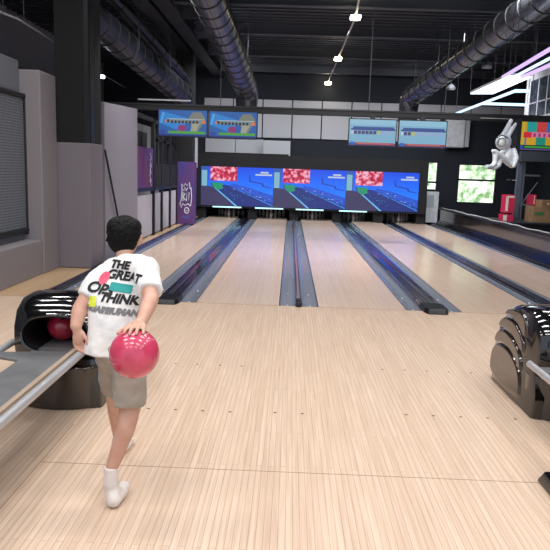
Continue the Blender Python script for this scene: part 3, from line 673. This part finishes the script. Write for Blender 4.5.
# track light
tr = [Y(362, -12, 13.0), Y(355, 17, 14.2), Y(338, 58, 17), Y(328, 83, 20), Y(324, 95, 22.2)]
A_ = Vector((tr[1].x, 9, 4.95)); trz = 4.9
p1 = Z(356, 15, trz); p2 = Z(324, 96, trz)
t = thing('track_light', p1, 'thin white ceiling light track with three bright warm spots', 'light')
pts = [Z(363, -20, trz), Z(355.5, 17, trz), Z(338, 59, trz), Z(328, 82, trz), Z(323.5, 97, trz)]
MB().tube(pts, .022, mat('track white', (170, 168, 168), .5), 8).build('track', t)
for k, (px, py, s) in enumerate(((355.5, 17, .1), (338, 58.5, .1), (328, 83, .11))):
    c = Z(px, py, trz-.06); sp_ = MB().box(c.x-s, c.x+s, c.y-.1, c.y+.1, c.z-.05, c.z+.03, LAMP).build('spot_head', t, bevel=.02)
b = MB()
for p in pts[1:]: MB().tube([p+Vector((.02, 0, 0)), (p.x+.02, p.y, 5.36)], .005, ROD, 6).build('suspension_wire', t)
t = thing('track_light', Y(98, 74, 16), 'short pale light track with one lit spot beside the black column', 'light')
q0, q1 = Y(98, 72, 14), Y(126, 88, 19)
MB().tube([q0, q1], .02, JOIST, 8).build('track', t); c = Y(101, 76.5, 14); MB().box(c.x-.07, c.x+.07, c.y-.06, c.y+.06, c.z-.035, c.z+.03, mat('cool lamp', (240, 245, 255), emit=5)).build('spot_head', t, bevel=.01)
t = thing('cable_tray', Y(20, 20, 9.5), 'thin grey rod slanting across the dark ceiling at upper left', 'rod')
MB().tube([Y(-10, 8, 9), Y(20, 20, 9.6), Y(56, 43, 11)], .016, GREYP, 8).build('rod', t); MB().tube([Y(3, 14, 9.2), Y(3, -10, 9.2)], .006, ROD, 6).build('suspension_wire', t); MB().tube([Y(24, 22, 9.7), Y(23, -10, 9.7)], .006, ROD, 6).build('suspension_wire', t)
t = thing('curtain_rail', Y(140, 99, 15), 'short pale strip lying just above the beam at left', 'strip'); MB().box(Y(138, 99, 15).x, Y(190, 99, 15).x, 15, 15.1, 3.17, 3.20, WHITE).build('strip', t)

# ------------------------------------------------------------------ ball returns
def ball_return(cx, y0, label, side_grooves, ped):
    t = thing('ball_return', (cx, y0+.4, 0), label, 'ball return')
    w = .30
    # domed hood: side profile lofted across x with shrinking edges
    prof = [(y0+.02, .0), (y0+.01, .16), (y0+.06, .335), (y0+.02, .37), (y0-.0, .45), (y0+.01, .58), (y0+.06, .68), (y0+.18, .745), (y0+.36, .755), (y0+.55, .72), (y0+.74, .62), (y0+.88, .48), (y0+.97, .3), (y0+1.0, .15), (y0+.98, 0)]
    cy, cz = y0+.45, .3
    xs = [(-w-.0, .90), (-w+.012, .955), (-w+.05, .985), (-w+.12, 1.0), (0, 1.015), (w-.12, 1.0), (w-.05, .985), (w-.012, .955), (w, .90)]
    b = MB(); n = len(prof); k = b._mi(GLOSS)
    for dx, s in xs:
        for (y, z) in prof: b.v.append((cx+dx, cy+(y-cy)*s, max(0, .0 if z == 0 else cz+(z-cz)*s)))
    for i in range(len(xs)-1):
        for j in range(n): b.f.append((i*n+j, i*n+(j+1) % n, (i+1)*n+(j+1) % n, (i+1)*n+j)); b.mi.append(k)
    b.f.append(tuple(reversed(range(n)))); b.mi.append(k); e = (len(xs)-1)*n; b.f.append(tuple(e+j for j in range(n))); b.mi.append(k)
    o = b.build('hood', t, smooth=True)
    # cut the mouth
    ct = MB(); P = []
    for i in range(28):
        a = 2*PI*i/28; sx = math.copysign(abs(math.cos(a))**.8, math.cos(a)); sz = math.copysign(abs(math.sin(a))**.8, math.sin(a)); P.append((cx+.225*sx, .515+.125*sz))
    ct.ext_y(P, y0-.3, y0+.42, INNER); co = ct.build('cutter')
    bo = o.modifiers.new('c', 'BOOLEAN'); bo.operation = 'DIFFERENCE'; bo.object = co; bo.solver = 'EXACT'
    o.data.materials.append(INNER); bake(o); bpy.data.objects.remove(co)
    me = o.data; idx = None
    for i, mt in enumerate(me.materials):
        if mt == INNER: idx = i
    for p in me.polygons:
        c = p.center
        if abs(c.x-cx) < .262 and .36 < c.z < .67 and c.y > y0+.05 and c.y < y0+.45: p.material_index = idx
    me.polygons.foreach_set('use_smooth', [True]*len(me.polygons)); me.set_sharp_from_angle(angle=math.radians(35))
    # lip around mouth
    ring = [(x, y0+.005-.0+.05*max(0, (z-.5))*3, z) for x, z in [(cx+(p[0]-cx)*1.04, .515+(p[1]-.515)*1.05) for p in P]]; ring.append(ring[0])
    MB().tube(ring, .014, GLOSS, 8, cap=False).build('mouth_lip', t, smooth=True)
    # rounded lower body in black plastic tinted with the floor's reflected brown
    lo = []
    for i in range(17):
        a = PI*i/16; lo.append((cx-.295*math.cos(a), y0+.16-.2*math.sin(a)**.8))
    lo += [(cx+.295, y0+.22), (cx-.295, y0+.22)]
    b = MB(); n = len(lo); k = b._mi(GLOSS2); b.v = [(x, y, 0.0) for x, y in lo]+[(cx+(x-cx)*1.03, y-.01, .30) for x, y in lo]
    for i in range(n): b.f.append((i, (i+1) % n, n+(i+1) % n, n+i)); b.mi.append(k)
    b.f.append(tuple(reversed(range(n)))); b.mi.append(k); b.f.append(tuple(range(n, 2*n))); b.mi.append(k)
    b.build('front_base', t, smooth=True, bevel=.012)
    # side panels with grooves: raised curved plates
    def lerp(a, c, f): return (a[0]+(c[0]-a[0])*f, a[1]+(c[1]-a[1])*f)
    front = [(.1, .0), (.1, .26), (.13, .34), (.15, .43), (.17, .5)]
    plates = [[(.25, .02), (.96, .03), (.98, .17), (.93, .305), (.75, .37), (.5, .36), (.33, .29), (.26, .2)],
              [(.27, .235), (.36, .315), (.52, .373), (.74, .385), (.93, .32), (.86, .45), (.68, .49), (.46, .46), (.28, .36)],
              [(.26, .385), (.44, .475), (.66, .515), (.855, .465), (.78, .575), (.56, .605), (.4, .575), (.25, .48)],
              [(.24, .50), (.38, .59), (.56, .635), (.745, .597), (.64, .67), (.45, .695), (.3, .69), (.23, .62)]]
    for s in (-1, 1):
        for pl in plates:
            for _ in range(2):
                pl = [q_ for i_ in range(len(pl)) for q_ in (lerp(pl[i_], pl[(i_+1) % len(pl)], .25), lerp(pl[i_], pl[(i_+1) % len(pl)], .75))]
            b = MB(); xo = cx+s*(w-.005); xi = cx+s*(w+.02); my = sum(p[0] for p in pl)/len(pl); mz = sum(p[1] for p in pl)/len(pl); n = len(pl); k = b._mi(GLOSS2)
            b.v = [(xo, y0+y, z) for y, z in pl]+[(xi, y0+my+(y-my)*.93, mz+(z-mz)*.86) for y, z in pl]
            for i in range(n): b.f.append((i, (i+1) % n, n+(i+1) % n, n+i)); b.mi.append(k)
            b.f.append(tuple(reversed(range(n)))); b.mi.append(k); b.f.append(tuple(range(n, 2*n))); b.mi.append(k)
            b.build('side_panel', t, smooth=True, bevel=.008, bevseg=3)
    # rack
    ye = 1.9
    MB().box(cx-.16, cx+.12, ye, y0+.3, .385, .405, DECK).build('deck', t, bevel=.004)
    MB().box(cx+.12, cx+.15, ye, y0+.05, .36, .43, STRIPW).build('edge_strip', t, bevel=.003)
    for sx, r, yy in ((.19, .026, y0+.02), (-.36, .024, (y0+.18 if cx < 0 else y0))):
        pp = [(cx+sx, ye, .41), (cx+sx, yy-.15, .41), (cx+sx, yy, .41)]
        MB().tube(pp, r, CHROME, 16).build('rail', t, smooth=True)
    for yb in (y0-.12, y0-1.2, y0-2.0):
        MB().hexa([(cx-.36, yb-.05, .395), (cx-.15, yb-.1, .385), (cx-.15, yb+.1, .385), (cx-.36, yb+.05, .395), (cx-.36, yb-.05, .407), (cx-.15, yb-.1, .402), (cx-.15, yb+.1, .402), (cx-.36, yb+.05, .407)], DECK).build('rail_bracket', t)
        MB().tube([(cx+.13, yb, .38), (cx+.2, yb, .40)], .012, DECK, 8).build('rail_bracket', t, smooth=True)
    # pedestal
    yp = ped
    if cx > 0:
        b = MB(); xx = 1.44; P8 = lambda a, c, d, e, z0, z1, g: [(a-g, d-g, z0), (c, d-g, z0), (c, e+g, z0), (a-g, e+g, z0), (a, d, z1), (c, d, z1), (c, e, z1), (a, e, z1)]
        b.hexa(P8(xx+.02, 2.3, 3.1, 3.36, 0, .07, .03), GLOSS); b.hexa(P8(xx+.04, 2.3, 3.13, 3.34, .07, .27, 0), GLOSS2); b.hexa(P8(xx+.07, 2.2, 3.15, 3.3, .27, .38, .01), CHROME)
        b.build('side_support', t, bevel=.015)
    b = MB(); b.hexa([(cx-.2, yp-.16, 0), (cx+.2, yp-.16, 0), (cx+.2, yp+.16, 0), (cx-.2, yp+.16, 0), (cx-.2, yp-.16, .04), (cx+.2, yp-.16, .04), (cx+.2, yp+.16, .04), (cx-.2, yp+.16, .04)], GLOSS)
    b.hexa([(cx-.17, yp-.12, .04), (cx+.17, yp-.12, .04), (cx+.17, yp+.12, .04), (cx-.17, yp+.12, .04), (cx-.15, yp-.1, .385), (cx+.12, yp-.1, .385), (cx+.12, yp+.1, .385), (cx-.15, yp+.1, .385)], GLOSS2)
    b.build('pedestal', t, bevel=.02)
    return t
ball_return(-1.55, 4.16, 'glossy black ball return with a pink ball in its mouth, left of the boy', True, 2.6)
ball_return(2.045, 4.28, 'glossy black ball return cut by the right edge of the photo', True, 3.4)
# balls
def ball(c, m, label, rot, r=.108):
    t = thing('bowling_ball', c, label, 'bowling ball')
    MB().ell(c, (r, r, r), m, n=48, k=28).build('shell', t, smooth=True)
    R_ = Matrix.Rotation(rot[0], 3, 'X')@Matrix.Rotation(rot[1], 3, 'Y')
    b = MB()
    for (u, v, rr) in ((-.018, .02, .012), (.018, .02, .012), (0, -.035, .014)):
        d = R_@Vector((u, v, math.sqrt(r*r-u*u-v*v))); n_ = d.normalized(); b.tube([Vector(c)+n_*(r-.01), Vector(c)+n_*(r+.0008)], rr, HOLE, 14)
    b.build('finger_hole', t); return t
BALL = Y(134.5, 353.5, 2.72)
ball(BALL, BALLP, 'pink marbled bowling ball swung back in the right hand of the boy', (-.35, .2), .110)
ball(Vector((-1.60, 4.45, .405+.108)), BALLR, 'dark pink bowling ball resting in the mouth of the left ball return', (.5, .3))
tag(MB().ell((1.98, 4.5, .405+.108), (.108,)*3, mat('blue urethane', (30, 34, 52), .15), n=40, k=24).build('bowling_ball', smooth=True), 'dark bowling ball inside the right ball return', 'bowling ball')

# ------------------------------------------------------------------ boy
PERSON = thing('person', (-.82, 3.0, 0), 'boy in printed white t-shirt and grey shorts swinging a pink bowling ball back', 'person')
J = dict(pel=Y(118, 352, 3.02), hipR=Y(128, 358, 3.0), hipL=Y(113, 357, 3.05), kneeR=Y(130, 408, 2.98), calfR=Y(126, 428, 2.95), ankR=Y(111, 470, 2.93),
         kneeL=Y(115, 397, 3.22), ankL=Y(118, 436, 3.46), waist=Y(116, 330, 3.04), chest=Y(119, 295, 3.12), upper=Y(122, 272, 3.18), neck=Y(124.5, 257, 3.23), head=Y(125.5, 235.5, 3.29),
         shR=Y(146, 270, 3.13), elR=Y(151, 299, 2.93), wrR=Y(141.5, 322, 2.79), shL=Y(98, 281, 3.14), elL=Y(80, 309, 3.04), wrL=Y(76, 326, 2.98))
b = MB(); L = lambda *k: b.limb([(J[n] if isinstance(n, str) else n, r) for n, r in k], SKIN)
L(('pel', .09), ('waist', .075), ('chest', .07), ('upper', .05)); L(('shL', .04), ('upper', .045), ('shR', .042)); L(('upper', .04), ('neck', .043), ('head', .05))
L(('hipR', .06), ('kneeR', .052), ('calfR', .047), ('ankR', .03)); L(('hipL', .055), ('kneeL', .046), (J['kneeL'].lerp(J['ankL'], .35), .045), ('ankL', .028))
fR = J['ankR']; b.limb([(fR, .028), (Vector((fR.x+.005, fR.y-.005, .07)), .022)], SKIN)
fL = J['ankL']; b.limb([(fL, .026), (Vector((fL.x, fL.y+.0, .05)), .022), (Vector((fL.x+.02, fL.y+.13, .03)), .024)], SKIN)
L(('shR', .046), ('elR', .037), (J['elR'].lerp(J['wrR'], .3), .037), ('wrR', .026)); L(('shL', .046), ('elL', .038), (J['elL'].lerp(J['wrL'], .3), .038), ('wrL', .028))
hd = J['head']; b.ell(hd, (.073, .09, .102), SKIN); b.ell(hd+Vector((.0, .04, -.045)), (.052, .055, .06), SKIN)
b.ell(hd+Vector((.076, .005, -.018)), (.012, .02, .03), SKIN); b.ell(hd+Vector((-.076, .005, -.018)), (.012, .02, .03), SKIN)
b.capsule(hd+Vector((0, .09, .01)), hd+Vector((0, .108, -.02)), .008, .012, SKIN)
b.capsule(hd+Vector((-.02, .093, -.052)), hd+Vector((.02, .093, -.052)), .007, .007, SKIN)
# left hand: loosely closed
w = J['wrL']; hc = w+Vector((.012, .0, -.052)); b.ell(hc, (.030, .02, .042), SKIN, Matrix.Rotation(.15, 3, 'Y')); b.limb([(w, .024), (hc, .02)], SKIN)
for k in range(4):
    base = hc+Vector((.022-.016*k, .008, -.036+.003*k)); ln = (.92, 1, .95, .8)[k]
    p1_ = base+Vector((.006, -.003, -.026*ln)); p2_ = p1_+Vector((.014, -.012, -.018*ln)); p3_ = p2_+Vector((.014, -.012, .004))
    b.limb([(base, .0085), (p1_, .008), (p2_, .0075), (p3_, .0065)], SKIN)
b.limb([(hc+Vector((.022, -.006, .018)), .011), (hc+Vector((.045, -.016, -.012)), .0095), (hc+Vector((.05, -.02, -.034)), .008)], SKIN)
# right hand on top of the ball, fingers curling over it
bc = BALL; w = J['wrR']
def onball(th, ph, r):  # th from top toward the camera, ph sideways
    v = Vector((math.sin(ph), -math.sin(th)*math.cos(ph), math.cos(th)*math.cos(ph))); return bc+v*r
pc = onball(-.35, .03, .134); b.limb([(w, .023), (pc, .021)], SKIN)
for k in range(4):
    ph = -.26+.2*k; r1 = onball(-.32, ph*.8, .128); b.limb([(pc, .02), (r1, .012)], SKIN)
    e = (.15, .28, .24, .08)[k]; b.limb([(r1, .011), (onball(-.1+e*.3, ph, .122), .0095), (onball(.1+e*.6, ph*1.1, .119), .0088), (onball(.22+e, ph*1.2, .115), .0078)], SKIN)
b.limb([(pc, .018), (onball(-.42, -.35, .122), .0125), (onball(-.25, -.58, .118), .0105), (onball(-.1, -.72, .115), .009)], SKIN)
body = b.build('body', PERSON); rm = body.modifiers.new('r', 'REMESH'); rm.mode = 'VOXEL'; rm.voxel_size = .005; rm.use_smooth_shade = True
sm = body.modifiers.new('s', 'SMOOTH'); sm.iterations = 4; sm.factor = .5; bake(body)
# face features
b = MB()
for s in (-1, 1): b.ell(hd+Vector((s*.03, .085, .012)), (.012, .008, .007), WHITE2, n=12, k=8); b.ell(hd+Vector((s*.03, .0915, .012)), (.005, .003, .005), INK, n=10, k=6)
b.build('eye', PERSON, smooth=True)
# shirt
b = MB(); m = SHIRT
lo = [(J['pel']+Vector((-.03, 0, .0)), .14, .112), (J['waist'], .13, .108), (J['waist'].lerp(J['chest'], .5), .14, .11), (J['chest'], .15, .112), (J['upper']+Vector((.01, 0, -.015)), .128, .1), (J['upper'].lerp(J['neck'], .5)+Vector((.012, 0, -.005)), .088, .078), (J['neck']+Vector((0, -.0, -.012)), .062, .06)]
base = 0; n = 28
for c, rx, ry in lo:
    for j in range(n):
        a = 2*PI*j/n; cc, ss = math.cos(a), math.sin(a); b.v.append((c.x+rx*math.copysign(abs(cc)**.85, cc), c.y+ry*math.copysign(abs(ss)**.85, ss), c.z))
for i in range(len(lo)-1):
    for j in range(n): b.f.append((i*n+j, i*n+(j+1) % n, (i+1)*n+(j+1) % n, (i+1)*n+j)); b.mi.append(b._mi(m))
b.f.append(tuple(reversed(range(n)))); b.mi.append(0); e = (len(lo)-1)*n; b.f.append(tuple(e+j for j in range(n))); b.mi.append(0)
b.limb([(J['upper']+Vector((.03, 0, .02)), .08), (J['shR'], .07)], m); b.limb([(J['upper']+Vector((-.03, 0, .0)), .075), (J['shL'], .058)], m)
eR = J['shR'].lerp(J['elR'], .78); eL = J['shL'].lerp(J['elL'], .62)
b.tube([J['shR'], J['shR'].lerp(eR, .5), eR], [.066, .064, .06], m, 20); b.tube([J['shL'], J['shL'].lerp(eL, .5), eL], [.06, .058, .056], m, 20)
shirt = b.build('t_shirt', PERSON); rm = shirt.modifiers.new('r', 'REMESH'); rm.mode = 'VOXEL'; rm.voxel_size = .008; rm.use_smooth_shade = True
sm = shirt.modifiers.new('s', 'SMOOTH'); sm.iterations = 6; sm.factor = .5; bake(shirt)
tx = bpy.data.textures.new('folds', 'CLOUDS'); tx.noise_scale = .09
dm = shirt.modifiers.new('d', 'DISPLACE'); dm.texture = tx; dm.strength = .022; dm.mid_level = .5; bake(shirt)
shirt['label'] = 'white t-shirt with black lettering and colour patches'
# shorts
b = MB(); m = SHORT
b.limb([(J['hipL'], .088), (J['hipR'], .088)], m); b.ell(J['pel']+Vector((.01, 0, .02)), (.118, .11, .1), m)
kr = J['hipR'].lerp(J['kneeR'], .93); kl = J['hipL'].lerp(J['kneeL'], .8)
b.tube([J['hipR']+Vector((0, 0, .03)), J['hipR'].lerp(kr, .5), kr], [.09, .084, .078], m, 20); b.tube([J['hipL']+Vector((0, 0, .03)), kl], [.085, .07], m, 20)
sh = b.build('shorts', PERSON); rm = sh.modifiers.new('r', 'REMESH'); rm.mode = 'VOXEL'; rm.voxel_size = .008; rm.use_smooth_shade = True
sm = sh.modifiers.new('s', 'SMOOTH'); sm.iterations = 4; bake(sh); dm = sh.modifiers.new('d', 'DISPLACE'); dm.texture = tx; dm.strength = .018; bake(sh)
# hair
b = MB(); b.ell(hd+Vector((-.004, -.012, .018)), (.087, .1, .086), HAIR); b.ell(hd+Vector((-.006, -.035, -.018)), (.078, .068, .078), HAIR); b.ell(hd+Vector((-.03, -.02, .045)), (.06, .08, .055), HAIR); b.ell(hd+Vector((.03, -.01, .045)), (.055, .075, .05), HAIR)
rr = random.Random(3)
for k in range(150):
    a = rr.uniform(0, 2*PI); el = rr.uniform(-.3, 1.5); d = Vector((math.cos(a)*math.cos(el), math.sin(a)*math.cos(el), math.sin(el)))
    if d.y > .55 and d.z < .35: continue
    s = hd+Vector((-.004, -.012, .018))+Vector((d.x*.083, d.y*.096, d.z*.083)); b.capsule(s, s+d*.006+Vector((rr.uniform(-.01, .01), 0, -.018)), .008, .004, HAIR, 7)
ho = b.build('hair', PERSON); rm = ho.modifiers.new('r', 'REMESH'); rm.mode = 'VOXEL'; rm.voxel_size = .0045; rm.use_smooth_shade = True; bake(ho)
# socks
def sock(ank, toe, heel, top):
    b = MB(); b.tube([top, ank], [.036, .036], SOCK, 16); b.limb([(ank, .036), (heel, .036)], SOCK); b.limb([(heel, .034), (heel.lerp(toe, .6)+Vector((0, 0, -.002)), .038), (toe, .03)], SOCK); b.limb([(ank, .034), (heel.lerp(toe, .5), .034)], SOCK)
    o = b.build('sock', PERSON)
    for v in o.data.vertices: v.co.z = max(v.co.z, .002)
    rm = o.modifiers.new('r', 'REMESH'); rm.mode = 'VOXEL'; rm.voxel_size = .005; rm.use_smooth_shade = True; sm = o.modifiers.new('s', 'SMOOTH'); sm.iterations = 3; bake(o)
    mnz = min(v.co.z for v in o.data.vertices)
    for v in o.data.vertices: v.co.z -= mnz-.001
aR = J['ankR']; sock(Vector((aR.x+.0, aR.y, .085)), Vector((aR.x+.03, aR.y+.13, .03)), Vector((aR.x+.018, aR.y-.02, .036)), aR+Vector((0, 0, .02)))
sock(Vector((fL.x, fL.y, .08)), Vector((fL.x+.02, fL.y+.17, .03)), Vector((fL.x, fL.y-.015, .036)), fL+Vector((0, 0, .0)))
# print on the back of the shirt, draped on to it
bpy.context.view_layer.update(); dg = bpy.context.evaluated_depsgraph_get(); bvh = BVHTree.FromObject(shirt, dg)
def drape(o, off=.003):
    bm = bmesh.new(); bm.from_mesh(o.data); bmesh.ops.triangulate(bm, faces=bm.faces)
    for _ in range(3):
        es = [e for e in bm.edges if e.calc_length() > .012]
        if es: bmesh.ops.subdivide_edges(bm, edges=es, cuts=1, use_grid_fill=False)
        bmesh.ops.triangulate(bm, faces=bm.faces)
    bad = []
    for v in bm.verts:
        h = bvh.ray_cast(Vector((v.co.x, 2.4, v.co.z+ (3.05-2.4)*.12)), Vector((0, 1, -.12)).normalized())
        if h[0] is not None: v.co = h[0]+Vector((0, -off, off*.3))
        else: bad.append(v)
    bmesh.ops.delete(bm, geom=bad, context='VERTS'); bm.to_mesh(o.data); bm.free(); return o
def onshirt(px, py, dy=3.03): return Y(px, py, dy)
GINK = mat('grey ink', (120, 120, 122), .9)
for txt, px, py, sz, rz, ik in (('THE', 116, 266, .056, -.08, INK), ('GREAT', 123, 277.5, .062, -.1, INK), ('OPS', 100, 290, .075, -.2, INK), ('THINK', 120, 299.5, .062, -.08, INK), ('AGAIN', 99, 309, .042, -.1, GINK), ('HUMAN', 124, 312, .042, -.08, GINK)):
    c = onshirt(px, py); o = textmesh(txt, sz, ik, shirt, 'lettering', facing(c, (math.cos(rz), 0, math.sin(rz)), (-math.sin(rz)+.22, 0, math.cos(rz))), offset=.003); drape(o)
def patch(px, py, w, h, m, name, rz, rnd=False):
    c = onshirt(px, py); mb = MB(); r = Vector((math.cos(rz), 0, math.sin(rz))); u = Vector((-math.sin(rz), 0, math.cos(rz)))
    if rnd: pts = [c+r*(w/2*math.cos(t*PI/10))+u*(h/2*math.sin(t*PI/10)) for t in range(20)]
    else: pts = [c-r*w/2-u*h/2, c+r*w/2-u*h/2, c+r*w/2+u*h/2, c-r*w/2+u*h/2]
    o = mb.poly(pts, m).build(name, shirt, fixn=False)
    drape(o, .0045)
patch(120, 288.5, .11, .04, TEAL, 'teal_patch', -.12); patch(101, 279, .046, .068, PINKP, 'pink_patch', -.5, True); patch(93, 302, .04, .05, YEL, 'yellow_patch', .1)

# ------------------------------------------------------------------ lights
def area(name, loc, rot, sx, sy, e, col=(1, 1, 1), spread=180):
    l = bpy.data.lights.new(name, 'AREA'); l.shape = 'RECTANGLE'; l.size = sx; l.size_y = sy; l.energy = e; l.color = col; l.spread = math.radians(spread)
    o = bpy.data.objects.new(name, l); C.objects.link(o); o.location = loc; o.rotation_euler = rot; return o
for yy in (-1.5, .5, 2.5, 4.5, 6.5, 8.5):
    for xx in (-3.4, -1.2, 1.2, 3.6): area('approach_lamp', (xx, yy, 5.2), (0, 0, 0), 1.3, .22, 32, (1, .98, .96), 150)
for xx in (-2, 1, 4): area('lane_fill', (xx, 11.5, 5.1), (math.radians(25), 0, 0), .9, .3, 130, (1, .98, .97), 120)  # unseen lamps added to brighten the lanes, tilted forward
for yy, ee, tt in ((15.6, 95, 22), (18.6, 72, 24), (21, 18, 50)):
    for xx in (-1.8, 1.2, 4.2): area('lane_fill', (xx, yy, 4.95), (math.radians(tt), 0, 0), .9, .25, ee, (.97, .98, 1), 130)  # added lamps facing away from view, brightening far lanes and wall panels
w = bpy.data.worlds.new('world'); bpy.context.scene.world = w; w.use_nodes = True
w.node_tree.nodes['Background'].inputs[0].default_value = (.75, .85, 1, 1); w.node_tree.nodes['Background'].inputs[1].default_value = .95
vs = bpy.context.scene.view_settings; vs.view_transform = 'Standard'; vs.look = 'None'; vs.exposure = 0; vs.gamma = 1
